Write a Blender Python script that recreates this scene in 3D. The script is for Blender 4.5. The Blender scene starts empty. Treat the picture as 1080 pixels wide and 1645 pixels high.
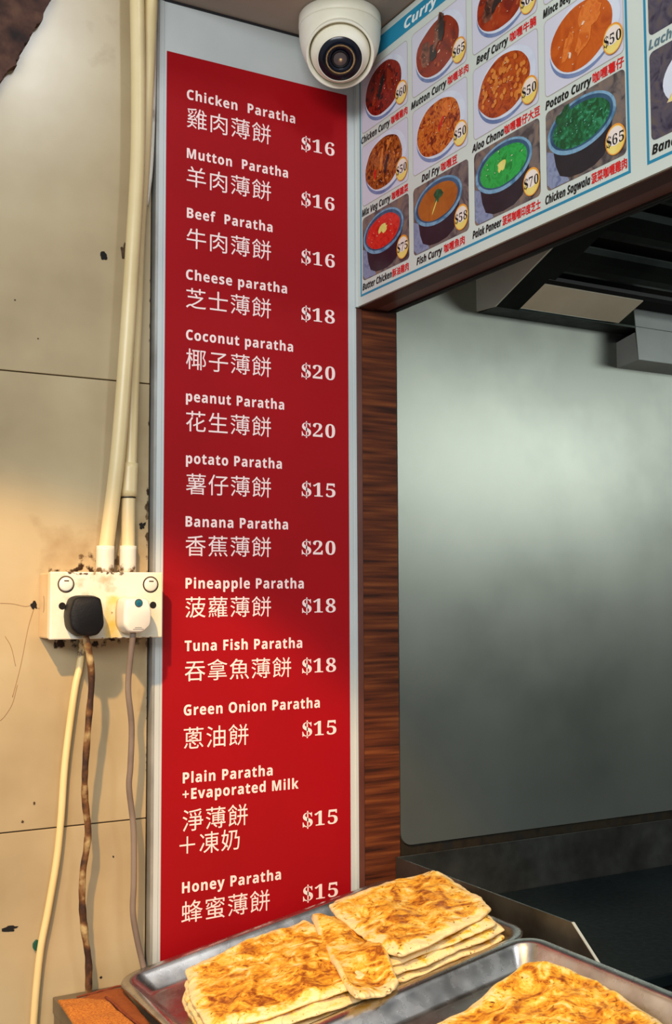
import bpy, bmesh, math, random
from mathutils import Vector, Matrix, noise
random.seed(7)
sc = bpy.context.scene
COL = sc.collection

# ------------------------------------------------------------------ camera
YAW, PITCH, ROLL = math.radians(60.6334), math.radians(4.3219), math.radians(-0.2405)
FPX = 1799.95
CAM = Vector((0.0, -1.45, 1.45))
F = Vector((math.cos(YAW)*math.cos(PITCH), math.sin(YAW)*math.cos(PITCH), math.sin(PITCH)))
R0 = Vector((math.sin(YAW), -math.cos(YAW), 0)); U0 = R0.cross(F)
RT = R0*math.cos(ROLL) + U0*math.sin(ROLL)
UP = U0*math.cos(ROLL) - R0*math.sin(ROLL)
cd = bpy.data.cameras.new('camera'); cam = bpy.data.objects.new('camera', cd); COL.objects.link(cam)
cd.sensor_fit = 'VERTICAL'; cd.sensor_height = 36.0; cd.lens = 36.0*FPX/1645.0
cd.clip_start = 0.05
cam.matrix_world = Matrix(((RT.x, UP.x, -F.x, CAM.x), (RT.y, UP.y, -F.y, CAM.y), (RT.z, UP.z, -F.z, CAM.z), (0, 0, 0, 1)))
sc.camera = cam

# ------------------------------------------------------------------ world, lights, exposure
w = bpy.data.worlds.new('world'); sc.world = w; w.use_nodes = True
bg = w.node_tree.nodes['Background']; bg.inputs[0].default_value = (0.86, 0.93, 1.0, 1); bg.inputs[1].default_value = 0.42

def area(name, loc, target, size, power, col, size_y=None):
    l = bpy.data.lights.new(name, 'AREA'); l.energy = power; l.color = col; l.size = size
    if size_y: l.shape = 'RECTANGLE'; l.size_y = size_y
    o = bpy.data.objects.new(name, l); o.location = loc
    o.rotation_euler = (Vector(target)-Vector(loc)).to_track_quat('-Z', 'Y').to_euler(); COL.objects.link(o); return o
# cool tube lights of the shop front, above and behind the photographer
area('shopfront_tube_light', (-1.0, -2.2, 2.30), (0.8, -0.1, 1.7), 1.6, 42, (0.93, 0.97, 1.0), 0.5)
area('shopfront_tube_light', (0.80, -1.90, 3.16), (0.3, 0.0, 2.0), 0.14, 7, (0.93, 0.97, 1.0), 0.38)
# warm food lamp at the left
sp = bpy.data.lights.new('warm_food_lamp', 'SPOT'); sp.energy = 145; sp.color = (1.0, 0.60, 0.22)
sp.spot_size = math.radians(43); sp.spot_blend = 0.22; sp.shadow_soft_size = 0.025
so = bpy.data.objects.new('warm_food_lamp', sp); so.location = (-0.27, -1.20, 2.50)
so.rotation_euler = (Vector((0.33, -0.17, 0.84))-Vector(so.location)).to_track_quat('-Z', 'Y').to_euler(); COL.objects.link(so)
# kitchen lamps: one on the ceiling, one bright panel on the far side of the kitchen
area('kitchen_ceiling_light', (1.9, -0.95, 2.45), (1.6, 0.0, 1.72), 0.5, 2, (0.90, 1.0, 0.97), 0.3)
area('kitchen_panel_light', (2.55, -1.70, 1.98), (1.3, 0.0, 1.60), 1.25, 7.2, (0.93, 1.0, 0.96), 0.34)
sc.view_settings.view_transform = 'Standard'; sc.view_settings.look = 'None'
sc.view_settings.exposure = 0.12; sc.view_settings.gamma = 1.0; sc.view_settings.use_curve_mapping = False

# ------------------------------------------------------------------ helpers
def lin(c):
    return tuple(((v/255)/12.92 if v/255 <= 0.04045 else ((v/255+0.055)/1.055)**2.4) for v in c) + (1.0,)
MATS = {}
def mat(name, cols, rough=0.5, metal=0.0, scale=8.0, stretch=(1, 1, 1), bump=0.0, bscale=60.0, detail=5.0, pos=None, spec=0.5, coat=0.0, rvar=0.0, kind='noise', coord='Object', dist=0.0):
    """procedural principled material: colour ramp over noise / voronoi, bump from a finer noise"""
    if name in MATS: return MATS[name]
    m = bpy.data.materials.new(name); m.use_nodes = True; nt = m.node_tree; N = nt.nodes; L = nt.links
    b = N['Principled BSDF']; b.inputs['Roughness'].default_value = rough; b.inputs['Metallic'].default_value = metal
    b.inputs['Specular IOR Level'].default_value = spec; b.inputs['Coat Weight'].default_value = coat
    tc = N.new('ShaderNodeTexCoord'); mp = N.new('ShaderNodeMapping'); mp.inputs['Scale'].default_value = stretch
    L.new(tc.outputs[coord], mp.inputs[0])
    if len(cols) == 1:
        b.inputs['Base Color'].default_value = lin(cols[0])
    else:
        if kind == 'voronoi':
            t = N.new('ShaderNodeTexVoronoi'); t.inputs['Scale'].default_value = scale; out = t.outputs['Distance']
        else:
            t = N.new('ShaderNodeTexNoise'); t.inputs['Scale'].default_value = scale; t.inputs['Detail'].default_value = detail
            t.inputs['Distortion'].default_value = dist; out = t.outputs['Fac']
        L.new(mp.outputs[0], t.inputs['Vector'])
        r = N.new('ShaderNodeValToRGB'); e = r.color_ramp.elements
        n = len(cols)
        pos = pos or ([0.35+0.3*i/(n-1) for i in range(n)] if kind == 'noise' else [0.05+0.6*i/(n-1) for i in range(n)])
        e[0].position = pos[0]; e[0].color = lin(cols[0]); e[1].position = pos[-1]; e[1].color = lin(cols[-1])
        for p, c in list(zip(pos, cols))[1:-1]:
            x = e.new(p); x.color = lin(c)
        L.new(out, r.inputs[0]); L.new(r.outputs[0], b.inputs['Base Color'])
    if bump or rvar:
        t2 = N.new('ShaderNodeTexNoise'); t2.inputs['Scale'].default_value = bscale; t2.inputs['Detail'].default_value = 4
        L.new(mp.outputs[0], t2.inputs['Vector'])
        if bump:
            bp = N.new('ShaderNodeBump'); bp.inputs['Strength'].default_value = bump; bp.inputs['Distance'].default_value = 0.002
            L.new(t2.outputs['Fac'], bp.inputs['Height']); L.new(bp.outputs[0], b.inputs['Normal'])
        if rvar:
            mr = N.new('ShaderNodeMapRange'); mr.inputs['To Min'].default_value = rough-rvar; mr.inputs['To Max'].default_value = rough+rvar
            L.new(t2.outputs['Fac'], mr.inputs[0]); L.new(mr.outputs[0], b.inputs['Roughness'])
    MATS[name] = m; return m

def grime(m, boxes, col, scale=55, thr=0.5, soft=0.03):
    """stains with a place of their own: boxes = (x0, x1, z0, z1, feather, strength) in metres"""
    nt = m.node_tree; N = nt.nodes; L = nt.links; b = N['Principled BSDF']
    g = N.new('ShaderNodeNewGeometry'); sx = N.new('ShaderNodeSeparateXYZ'); L.new(g.outputs['Position'], sx.inputs[0])
    nz = N.new('ShaderNodeTexNoise'); nz.inputs['Scale'].default_value = scale; nz.inputs['Detail'].default_value = 8; L.new(g.outputs['Position'], nz.inputs['Vector'])
    def mth(op, a, b_):
        n = N.new('ShaderNodeMath'); n.operation = op
        for i, v in enumerate((a, b_)):
            if isinstance(v, (int, float)): n.inputs[i].default_value = v
            elif v is not None: L.new(v, n.inputs[i])
        return n.outputs[0]
    tot = None
    for x0, x1, z0, z1, fe, st in boxes:
        fx = mth('MAXIMUM', mth('SUBTRACT', x0, sx.outputs[0]), mth('SUBTRACT', sx.outputs[0], x1))
        fz = mth('MAXIMUM', mth('SUBTRACT', z0, sx.outputs[2]), mth('SUBTRACT', sx.outputs[2], z1))
        d = mth('MAXIMUM', mth('MAXIMUM', fx, fz), 0.0)
        f = mth('MULTIPLY', mth('MAXIMUM', mth('SUBTRACT', 1.0, mth('DIVIDE', d, fe)), 0.0), st)
        tot = f if tot is None else mth('MAXIMUM', tot, f)
    v = mth('ADD', nz.outputs['Fac'], mth('SUBTRACT', tot, 0.62))
    r = N.new('ShaderNodeMapRange'); r.inputs['From Min'].default_value = thr-soft; r.inputs['From Max'].default_value = thr+soft; L.new(v, r.inputs[0])
    mx = N.new('ShaderNodeMix'); mx.data_type = 'RGBA'; L.new(r.outputs[0], mx.inputs[0])
    old = b.inputs['Base Color']
    if old.is_linked: L.new(old.links[0].from_socket, mx.inputs[6])
    else: mx.inputs[6].default_value = old.default_value
    mx.inputs[7].default_value = lin(col); L.new(mx.outputs[2], b.inputs['Base Color'])

def link(name, me, m, parent=None, smooth=False, kind=None, loc=None):
    o = bpy.data.objects.new(name, me); COL.objects.link(o)
    if m is not None and not me.materials: me.materials.append(m)
    if parent is not None: o.parent = parent
    if smooth:
        for p in me.polygons: p.use_smooth = True
    if kind: o['kind'] = kind
    if loc is not None: o.location = loc
    return o
def fin(name, bm, m, parent=None, smooth=False, kind=None, loc=None):
    bmesh.ops.recalc_face_normals(bm, faces=bm.faces)
    me = bpy.data.meshes.new(name); bm.to_mesh(me); bm.free()
    return link(name, me, m, parent, smooth, kind, loc)
def bxm(x0, x1, y0, y1, z0, z1, bev=0.0, bm=None, seg=2):
    own = bmesh.new()
    r = bmesh.ops.create_cube(own, size=1)
    for v in own.verts:
        v.co = Vector(((x0+x1)/2+v.co.x*(x1-x0), (y0+y1)/2+v.co.y*(y1-y0), (z0+z1)/2+v.co.z*(z1-z0)))
    if bev: bmesh.ops.bevel(own, geom=own.edges[:], offset=bev, segments=seg, affect='EDGES', profile=0.5)
    if bm is None: return own
    me = bpy.data.meshes.new('tmp'); own.to_mesh(me); own.free(); bm.from_mesh(me); bpy.data.meshes.remove(me); return bm
def empty(name, loc, label=None, cat=None, group=None):
    o = bpy.data.objects.new(name, None); o.empty_display_size = 0.05; COL.objects.link(o); o.location = loc
    if label: o['label'] = label; o['category'] = cat
    if group: o['group'] = group
    return o
def tag(o, label, cat, group=None):
    o['label'] = label; o['category'] = cat
    if group: o['group'] = group
    return o
def poly_prism(pts, axis, a, b, bm=None):
    """extrude a 2-D outline between a and b along axis (0 x, 1 y, 2 z)"""
    bm = bm or bmesh.new()
    def P(u, v, t):
        return {0: Vector((t, u, v)), 1: Vector((u, t, v)), 2: Vector((u, v, t))}[axis]
    A = [bm.verts.new(P(u, v, a)) for u, v in pts]; B = [bm.verts.new(P(u, v, b)) for u, v in pts]
    bm.faces.new(A); bm.faces.new(B[::-1]); n = len(pts)
    for i in range(n): bm.faces.new((A[i], A[(i+1) % n], B[(i+1) % n], B[i]))
    return bm
def rrect(x0, x1, y0, y1, r, n=5):
    out = []
    for cx, cy, a0 in ((x1-r, y1-r, 0), (x0+r, y1-r, 90), (x0+r, y0+r, 180), (x1-r, y0+r, 270)):
        for i in range(n+1):
            a = math.radians(a0+90*i/n); out.append((cx+r*math.cos(a), cy+r*math.sin(a)))
    return out
def ell(cx, cy, rx, ry, n=40, rot=0.0, a0=0.0, a1=2*math.pi, wob=0.0, seed=0):
    out = []
    full = abs(a1-a0-2*math.pi) < 1e-6
    for i in range(n if full else n+1):
        a = a0+(a1-a0)*i/n; k = 1+wob*(noise.noise(Vector((math.cos(a)*1.7+seed*3.1, math.sin(a)*1.7, seed)))*2)
        x, y = rx*math.cos(a)*k, ry*math.sin(a)*k
        out.append((cx+x*math.cos(rot)-y*math.sin(rot), cy+x*math.sin(rot)+y*math.cos(rot)))
    return out
def catmull(pts, n=8):
    P = [Vector(p) for p in pts]; P = [P[0]*2-P[1]]+P+[P[-1]*2-P[-2]]; out = []
    for i in range(1, len(P)-2):
        for k in range(n):
            t = k/n
            out.append(0.5*((2*P[i])+(P[i+1]-P[i-1])*t+(2*P[i-1]-5*P[i]+4*P[i+1]-P[i+2])*t*t+(-P[i-1]+3*P[i]-3*P[i+1]+P[i+2])*t**3))
    out.append(P[-2]); return out
def tube(name, pts, r, m, parent=None, n=8, seg=16, wob=0.0, smooth_path=True):
    path = catmull(pts, n) if smooth_path else [Vector(p) for p in pts]
    bm = bmesh.new(); rings = []
    nrm = Vector((1, 0.01, 0.02))
    for i, p in enumerate(path):
        t = (path[min(i+1, len(path)-1)]-path[max(i-1, 0)]).normalized()
        nrm = (nrm-t*nrm.dot(t)).normalized(); b = t.cross(nrm)
        rr = r*(1+wob*noise.noise(p*60))
        rings.append([bm.verts.new(p+(nrm*math.cos(2*math.pi*k/seg)+b*math.sin(2*math.pi*k/seg))*rr) for k in range(seg)])
    for a, b in zip(rings, rings[1:]):
        for k in range(seg): bm.faces.new((a[k], a[(k+1) % seg], b[(k+1) % seg], b[k]))
    bm.faces.new(rings[0][::-1]); bm.faces.new(rings[-1])
    return fin(name, bm, m, parent, smooth=True)
def lathe(prof, seg=48, bm=None, M=None):
    bm = bm or bmesh.new(); rings = []; M = M or Matrix.Identity(4)
    for r, z in prof:
        if r < 1e-6: rings.append([bm.verts.new(M @ Vector((0, 0, z)))])
        else: rings.append([bm.verts.new(M @ Vector((r*math.cos(2*math.pi*k/seg), r*math.sin(2*math.pi*k/seg), z))) for k in range(seg)])
    for a, b in zip(rings, rings[1:]):
        for k in range(seg):
            f = [a[k % len(a)], a[(k+1) % len(a)], b[(k+1) % len(b)], b[k % len(b)]]
            u = []
            for v in f:
                if v not in u: u.append(v)
            if len(u) > 2: bm.faces.new(u)
    return bm
# a point of the photo put onto a real plane of the place (axis = value)
def ray(px, py): return F+RT*((px-540)/FPX)-UP*((py-822.5)/FPX)
def at(px, py, ax, val):
    d = ray(px, py); return CAM+d*((val-CAM[ax])/d[ax])

# ---- lettering: built-in font, turned into a flat mesh fitted between two baseline points
def bold(s, kind):
    U, Lw, D = {'sans': (0x1D5D4, 0x1D5EE, 0x1D7EC), 'serif': (0x1D400, 0x1D41A, 0x1D7CE), 'italic': (0x1D63C, 0x1D656, 0x1D7EC)}[kind]
    r = ''
    for ch in s:
        if 'A' <= ch <= 'Z': r += chr(U+ord(ch)-65)
        elif 'a' <= ch <= 'z': r += chr(Lw+ord(ch)-97)
        elif '0' <= ch <= '9': r += chr(D+ord(ch)-48)
        else: r += ch
    return r
def glyphs(s, track=1.0):
    c = bpy.data.curves.new('t', 'FONT'); c.body = s; c.size = 1.0; c.space_character = track; c.resolution_u = 3
    o = bpy.data.objects.new('t', c); COL.objects.link(o)
    bpy.context.view_layer.update()
    dg = bpy.context.evaluated_depsgraph_get()
    me = bpy.data.meshes.new_from_object(o.evaluated_get(dg), depsgraph=dg)
    V = [(v.co.x, v.co.y) for v in me.vertices]; P = [tuple(p.vertices) for p in me.polygons]
    bpy.data.objects.remove(o); bpy.data.curves.remove(c); bpy.data.meshes.remove(me)
    return V, P
def box2(V): xs = [v[0] for v in V]; ys = [v[1] for v in V]; return min(xs), max(xs), min(ys), max(ys)
def textmesh(name, V, P, to3, m, parent, fat=0.0):
    """V in 2-D plane coordinates; to3 maps (u, v, lift) to the place; fat thickens strokes"""
    verts, faces = [], []
    offs = [(0, 0)] if not fat else [(0, 0), (fat, 0), (-fat, 0), (0, fat), (0, -fat)]
    for k, (dx, dy) in enumerate(offs):
        b = len(verts)
        verts += [tuple(to3(x+dx, y+dy, k*0.00001)) for x, y in V]; faces += [tuple(b+i for i in p) for p in P]
    me = bpy.data.meshes.new(name); me.from_pydata(verts, [], faces); me.update()
    return link(name, me, m, parent)
def fit(V, u0, u1, v0, h, ref=None, v1=None, shear=0.0):
    """fit glyph outline: x span to u0..u1, ref height (cap) to h, baseline v0 at left, v1 at right"""
    x0, x1, y0, y1 = box2(V); ref = ref or (y0, y1)
    sy = h/(ref[1]-ref[0]); sx = (u1-u0)/(x1-x0); v1 = v0 if v1 is None else v1
    out = []
    for x, y in V:
        t = (x-x0)/(x1-x0); yy = (y-ref[0])*sy
        out.append((u0+(x-x0)*sx+yy*shear, v0+(v1-v0)*t+yy))
    return out
CAPS = {}
def cap(kind, ch='H'):
    if kind not in CAPS:
        V, P = glyphs(bold(ch, kind) if kind != 'plain' else ch); b = box2(V); CAPS[kind] = (b[2], b[3])
    return CAPS[kind]
DOL = {}
def dollar():
    """bold serif dollar sign: serif S with a bar through it, above and below"""
    if not DOL:
        V, P = glyphs(bold('S', 'serif')); x0, x1, y0, y1 = box2(V); h = y1-y0; n = len(V); xm = (x0+x1)/2
        V = list(V)+[(xm-0.028, y0-0.12*h), (xm+0.028, y0-0.12*h), (xm+0.028, y1+0.12*h), (xm-0.028, y1+0.12*h)]
        DOL['d'] = (V, list(P)+[(n, n+1, n+2, n+3)], (y0, y1))
    return DOL['d']
def price(s):
    """glyph set for a price such as $16"""
    V, P, r = dollar(); V = [(x*0.97, y) for x, y in V]; P = list(P)
    x1 = box2(V)[1]; W, Q = glyphs(bold(s[1:], 'serif'), 1.12); w0 = box2(W)[0]; n = len(V)
    V += [(x-w0+x1+0.09, y) for x, y in W]; P += [tuple(n+i for i in p) for p in Q]
    d = box2(W)
    return V, P, (d[2], d[3])

# ------------------------------------------------------------------ materials
tile_m = mat('cream_glazed_tile', [(160, 140, 106), (180, 160, 124), (192, 174, 138)], rough=0.24, scale=3.0, bump=0.04, bscale=25, rvar=0.04)
grout_m = mat('dirty_grout', [(70, 52, 36), (110, 90, 66)], rough=0.9, scale=40)
white_m = mat('white_aluminium_panel', [(186, 192, 190), (200, 205, 202)], rough=0.45, scale=5, bump=0.02)
redm = mat('red_print', [(150, 0, 10), (164, 0, 13)], rough=0.6, spec=0.22, scale=3, bump=0.03, bscale=90)
letter_m = mat('pale_pink_lettering', [(255, 226, 220)], rough=0.5)
alu_m = mat('aluminium_edge', [(150, 148, 142), (176, 176, 170)], rough=0.5, metal=0.3, scale=20)
pvc_m = mat('yellowed_conduit', [(212, 188, 136), (226, 204, 154)], rough=0.35, scale=9, bump=0.04, bscale=40)
pvcw_m = mat('white_conduit_collar', [(212, 206, 190), (226, 220, 206), (120, 100, 70)], rough=0.5, scale=18, pos=[0.3, 0.6, 0.72], bump=0.1)
socket_m = mat('yellowed_socket_plastic', [(228, 208, 140), (226, 218, 190), (232, 226, 206)], rough=0.4, scale=14, pos=[0.34, 0.46, 0.6])
dark_m = mat('black_plastic', [(8, 7, 10), (14, 12, 15)], rough=0.6, spec=0.3, scale=60, bump=0.15, bscale=400)
hole_m = mat('dark_hole', [(14, 10, 8)], rough=0.9)
plug_m = mat('white_plug_plastic', [(222, 212, 196), (236, 228, 214)], rough=0.4, scale=20)
browncord_m = mat('grimy_brown_cord', [(54, 30, 16), (112, 72, 34), (190, 164, 112)], rough=0.7, scale=38, pos=[0.4, 0.54, 0.68], bump=0.5, bscale=150)
graycord_m = mat('grey_cord', [(116, 100, 88), (136, 120, 106)], rough=0.5, scale=20, bump=0.1)
grime_m = mat('brown_grime', [(40, 26, 18), (92, 68, 44)], rough=0.9, scale=60, bump=0.4, bscale=200)
scrap_m = mat('dark_brown_scrap', [(30, 16, 12), (66, 38, 28), (92, 60, 44)], rough=0.85, scale=30, bump=0.9, bscale=70)
wood_m = mat('walnut_laminate', [(52, 22, 10), (92, 42, 19), (126, 66, 30)], rough=0.6, scale=7, stretch=(.8, .8, 16), dist=0.15, spec=0.25, pos=[0.36, 0.5, 0.66], bump=0.03, detail=6)
trimw_m = mat('reddish_brown_trim', [(88, 46, 36), (106, 60, 48)], rough=0.45, scale=12, stretch=(1, 1, 1))
lint_m = mat('dark_brown_lintel', [(66, 34, 30), (82, 44, 38)], rough=0.4, scale=20)
lint2_m = mat('purplish_brown_track', [(112, 74, 70), (128, 88, 82)], rough=0.35, metal=0.2, scale=10)
black_m = mat('black_rail', [(12, 12, 13)], rough=0.5)
steel_m = mat('brushed_steel_wall', [(150, 154, 146), (176, 180, 170), (188, 192, 182)], rough=0.37, metal=0.92, scale=2.5, bump=0.02, bscale=5, stretch=(1, 1, 1), rvar=0.03)
steel2_m = mat('worn_steel', [(84, 82, 76), (120, 120, 114)], rough=0.4, metal=0.9, scale=12, bump=0.06, bscale=60, rvar=0.1)
hood_m = mat('greasy_hood_steel', [(40, 46, 44), (66, 72, 68)], rough=0.42, metal=0.8, scale=6, bump=0.05, rvar=0.1)
hoodl_m = mat('hood_panel_painted_reflection', [(226, 218, 192), (238, 230, 206)], rough=0.6, metal=0.0, scale=12)  # steel panel; the lit wall's reflection is painted in as a pale colour
gutter_m = mat('polished_gutter_steel', [(196, 202, 198), (216, 222, 218)], rough=0.42, metal=0.35, scale=8)
griddle_m = mat('seasoned_griddle_steel', [(8, 16, 19), (16, 26, 29)], rough=0.6, metal=0.0, spec=0.12, scale=5, bump=0.15, bscale=120, rvar=0.1)
tray_m = mat('dull_tray_steel', [(172, 168, 166), (206, 204, 202), (228, 228, 228)], rough=0.27, metal=1.0, scale=14, bump=0.08, bscale=50, rvar=0.1)
counter_m = mat('counter_steel', [(120, 108, 92), (146, 134, 116)], rough=0.42, metal=0.7, scale=10, rvar=0.1)
paint_m = mat('warm_grey_ceiling', [(150, 136, 124), (168, 154, 140)], rough=0.6, scale=6)
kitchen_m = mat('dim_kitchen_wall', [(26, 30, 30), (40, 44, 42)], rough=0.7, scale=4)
floor_m = mat('floor_tiles', [(42, 38, 34), (58, 52, 48)], rough=0.6, scale=5)
cctv_m = mat('aged_white_plastic', [(234, 228, 204), (246, 242, 226)], rough=0.4, scale=12)
lens_m = mat('dark_lens_glass', [(8, 14, 28)], rough=0.22, spec=0.4)
lensi_m = mat('lens_core', [(88, 78, 78)], rough=0.15)
blue_m = mat('teal_print', [(28, 132, 166), (36, 142, 178)], rough=0.35, scale=4)
boardw_m = mat('menu_board_print', [(206, 214, 204), (214, 222, 212)], rough=0.28, scale=4)
cell_m = mat('pale_lilac_print', [(208, 208, 222), (216, 216, 228)], rough=0.28, scale=6)
cellline_m = mat('beige_cell_line', [(170, 158, 140)], rough=0.4)
ink_m = mat('black_ink', [(10, 12, 16)], rough=0.4)
redink_m = mat('red_ink', [(216, 16, 22)], rough=0.4)
whiteink_m = mat('white_ink', [(236, 244, 240)], rough=0.4)

# ------------------------------------------------------------------ structure
TY = 0.008                       # front face of the tiles behind the sign plane (y = 0)
XJ = 0.8523                      # plane of the food-photo board
ZC = 2.296                       # soffit
def struct(name, bm, m, **k): return fin(name, bm, m, kind='structure', **k)
wall = struct('wall_back', bxm(-1.2, 3.2, 0.016, 0.12, 0, 3.0), grout_m)
tjoints_z = [0.566, 1.155, 1.744, 2.333]
tm = None
for xi, (xa, xb) in enumerate(((-0.673, -0.374), (-0.373, -0.074), (-0.073, 0.226), (0.227, 0.526))):
    for zi in range(3):
        za, zb = tjoints_z[zi], tjoints_z[zi+1]
        if tm is None:
            b = bxm(0, xb-xa, 0, 0.009, 0, zb-za-0.0016, bev=0.0006, seg=1)
            t = fin('tile', b, tile_m, wall, loc=(xa, TY, za+0.0008)); tm = t.data
        else:
            t = link('tile', tm, None, wall, loc=(xa, TY, za+0.0008))
for xi, (xa, xb) in enumerate(((-0.673, -0.374), (-0.373, -0.074), (-0.073, 0.226), (0.227, 0.526))):
    link('tile', tm, None, wall, loc=(xa, TY, 2.333+0.0008))
# small marks on the tiles
def blob(name, cx, cz, rx, rz, m, y, th=0.0008, wob=0.35, seed=0, parent=wall, n=18):
    return fin(name, poly_prism(ell(cx, cz, rx, rz, n, wob=wob, seed=seed), 1, y-th, y), m, parent)
def wb(px, py): p = at(px, py, 1, TY); return p.x, p.z
for i, (px, py, rx, ry, nm, mm) in enumerate([(55, 972, .0045, .0045, 'drill_hole', hole_m), (166, 411, .005, .005, 'drill_hole', hole_m),
        (199, 404, .004, .010, 'chipped_hole', grime_m), (15, 1492, .009, .0035, 'splash_mark', hole_m), (61, 382+162, .001, .001, 'speck', grime_m),
        (24, 482, .001, .001, 'speck', grime_m), (55, 1290, .0012, .002, 'speck', grime_m), (36, 1320, .0015, .0013, 'speck', grime_m), (182, 1376, .001, .001, 'speck', hole_m), (162, 1570, .0018, .0013, 'speck', hole_m)]):
    x, z = wb(px, py); blob(nm, x, z, rx, ry, mm, TY, seed=i)
x, z = wb(58, 1518)
blob('green_wall_plug', x, z, .0045, .0065, mat('green_plastic', [(10, 80, 62)], rough=0.5), TY, th=0.004, wob=0.1, seed=3)
# flaking grime down the gap beside the sign, around the conduit ends and along the socket box
grime(tile_m, [(.392, .470, 1.478, 1.486, .014, .62), (.43, .50, 1.47, 1.505, .020, .62), (.4700, .4765, 1.48, 1.56, .006, .62), (.524, .54, 1.38, 1.60, .010, .62), (.525, .54, 1.2, 1.9, .005, .50), (.40, .52, 1.387, 1.40, .012, .60), (.41, .44, 1.33, 1.39, .015, .36)], (52, 34, 22), scale=95, thr=.5, soft=.05)
grime(tile_m, [(.38, .52, 1.46, 1.54, .05, .62), (.515, .54, 1.30, 1.70, .02, .62), (.44, .52, 2.15, 2.35, .05, .5)], (150, 124, 88), scale=30, thr=.62, soft=.25)
blob('chipped_hole', 0.4735, 1.545, .0045, .006, hole_m, TY, wob=.3, seed=91)
blob('chipped_hole', 0.517, 1.548, .0045, .005, hole_m, TY, wob=.4, seed=92)
# faint hairline cracks running from the drill hole
def crack(pts):
    P = [at(px, py, 1, TY-0.0003) for px, py in pts]
    tube('hairline_crack', P, 0.0003, mat('crack_line', [(150, 112, 74)], rough=0.9), wall, seg=5)
crack([(53, 972), (40, 974), (20, 970), (0, 969)]); crack([(55, 976), (45, 1010), (33, 1070), (20, 1120)]); crack([(28, 1100), (20, 1130), (8, 1150), (0, 1158)])
crack([(58, 976), (70, 980)]); crack([(8, 1022), (18, 1040), (25, 1070)])

struct('floor', bxm(-1.2, 3.2, -3.0, 0.02, -0.05, 0), floor_m)
sf = struct('ceiling', bxm(0.5285, XJ+0.075, -0.24, 0.006, ZC, ZC+0.02), paint_m)
fin('ceiling_joint', bxm(0.535, XJ, -0.0015, 0.0, ZC-0.0035, ZC+0.001), mat('dark_joint', [(30, 28, 32)], rough=0.8), sf)
# partition over the hatch, with the jamb at the wall
par = struct('wall_right', bxm(XJ+0.006, XJ+0.072, -2.2, 0.0, 1.907, 2.75), lint_m)
struct('trim_1', bxm(XJ+0.0005, XJ+0.010, -0.0012, 0.014, 0.86, 1.889, bev=.001), trimw_m)
struct('trim_2', bxm(XJ+0.0105, 0.9245, 0.0006, 0.014, 0.86, 1.892), wood_m)
fin('lintel_board', bxm(XJ+0.0045, XJ+0.031, -2.2, 0, 1.889, 1.906, bev=.001), lint_m, par)
fin('shutter_track', bxm(XJ+0.032, XJ+0.057, -2.2, -0.002, 1.8905, 1.906, bev=.001), lint2_m, par)
fin('track_lip', bxm(XJ+0.0575, XJ+0.0605, -2.2, -0.002, 1.888, 1.906), black_m, par)
fin('black_rail', bxm(XJ+0.061, XJ+0.0665, -2.2, -0.002, 1.8935, 1.906), black_m, par)
fin('black_rail', bxm(XJ+0.067, XJ+0.0725, -2.2, -0.002, 1.8905, 1.906), black_m, par)
# kitchen shell
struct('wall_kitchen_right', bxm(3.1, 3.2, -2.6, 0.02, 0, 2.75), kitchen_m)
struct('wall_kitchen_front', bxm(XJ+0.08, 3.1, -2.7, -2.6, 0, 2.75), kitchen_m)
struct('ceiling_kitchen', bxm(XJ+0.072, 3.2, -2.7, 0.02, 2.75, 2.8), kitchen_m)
# steel cladding of the kitchen wall with its rounded lower corner
cl = rrect(0.9255, 2.9, 1.0755, 2.9, 0.022, 8)
cl = [(x, z) if not (x > 2 or z > 2) else (2.9 if x > 2 else 0.9255, 2.9 if z > 2 else 1.0755) for x, z in cl]
struct('wall_steel_cladding', poly_prism([(0.9255, 2.74), (0.9255, 1.0955)] + [(0.9455-0.020*math.cos(a*math.pi/16), 1.0955-0.020*math.sin(a*math.pi/16)) for a in range(1, 9)] + [(3.1, 1.0755), (3.1, 2.74)], 1, 0.0, 0.010), steel_m)
grem = mat('greasy_residue', [(22, 17, 11), (44, 34, 18), (30, 27, 23)], rough=0.5, scale=30, bump=0.3)
struct('trim_3', bxm(0.9250, 3.1, 0.004, 0.016, 0.98, 1.098), grem)

# ------------------------------------------------------------------ paratha price sign
sign = empty('price_sign', (0.69, 0, 0.94), 'tall red and white paratha price sign on the wall beside the hatch', 'sign')
def sgn(o):
    o.matrix_parent_inverse = Matrix.Translation((-0.69, 0, -0.94)); return o
S0 = -0.0001
sgn(fin('white_panel', bxm(0.5335, XJ-0.0002, 0.0, 0.0075, 0.90, ZC-0.001, bev=.0008, seg=1), white_m, sign))
sgn(fin('edge_strip', bxm(0.5295, 0.5333, -0.0012, 0.0150, 0.90, ZC-0.001), alu_m, sign))
sgn(fin('edge_bead', bxm(0.5335, 0.5405, -0.0010, 0.001, 0.90, ZC-0.001, bev=.0004, seg=1), white_m, sign))
sgn(fin('end_strip', bxm(0.8460, 0.8518, -0.0022, 0.001, 1.02, 1.8885, bev=.0006, seg=1), white_m, sign))
sgn(fin('red_sheet', bxm(0.5445, 0.8378, -0.0008, 0.0001, 0.90, 2.2205), redm, sign))
SY = -0.0011
def s3(u, v, l): return Vector((u, SY-l, v))
def wuv(px, py): p = at(px, py, 1, 0.0); return p.x, p.z
capS = cap('sans')
def sline(s, l, r, h=0.0142):
    V, P = glyphs(bold(s, 'sans'), 1.12); u0, v0 = wuv(*l); u1, v1 = wuv(*r)
    v = (v0+v1)/2
    sgn(textmesh('english_lettering', fit(V, u0, u1, v, h, ref=capS), P, s3, letter_m, sign, fat=.00018))
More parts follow.
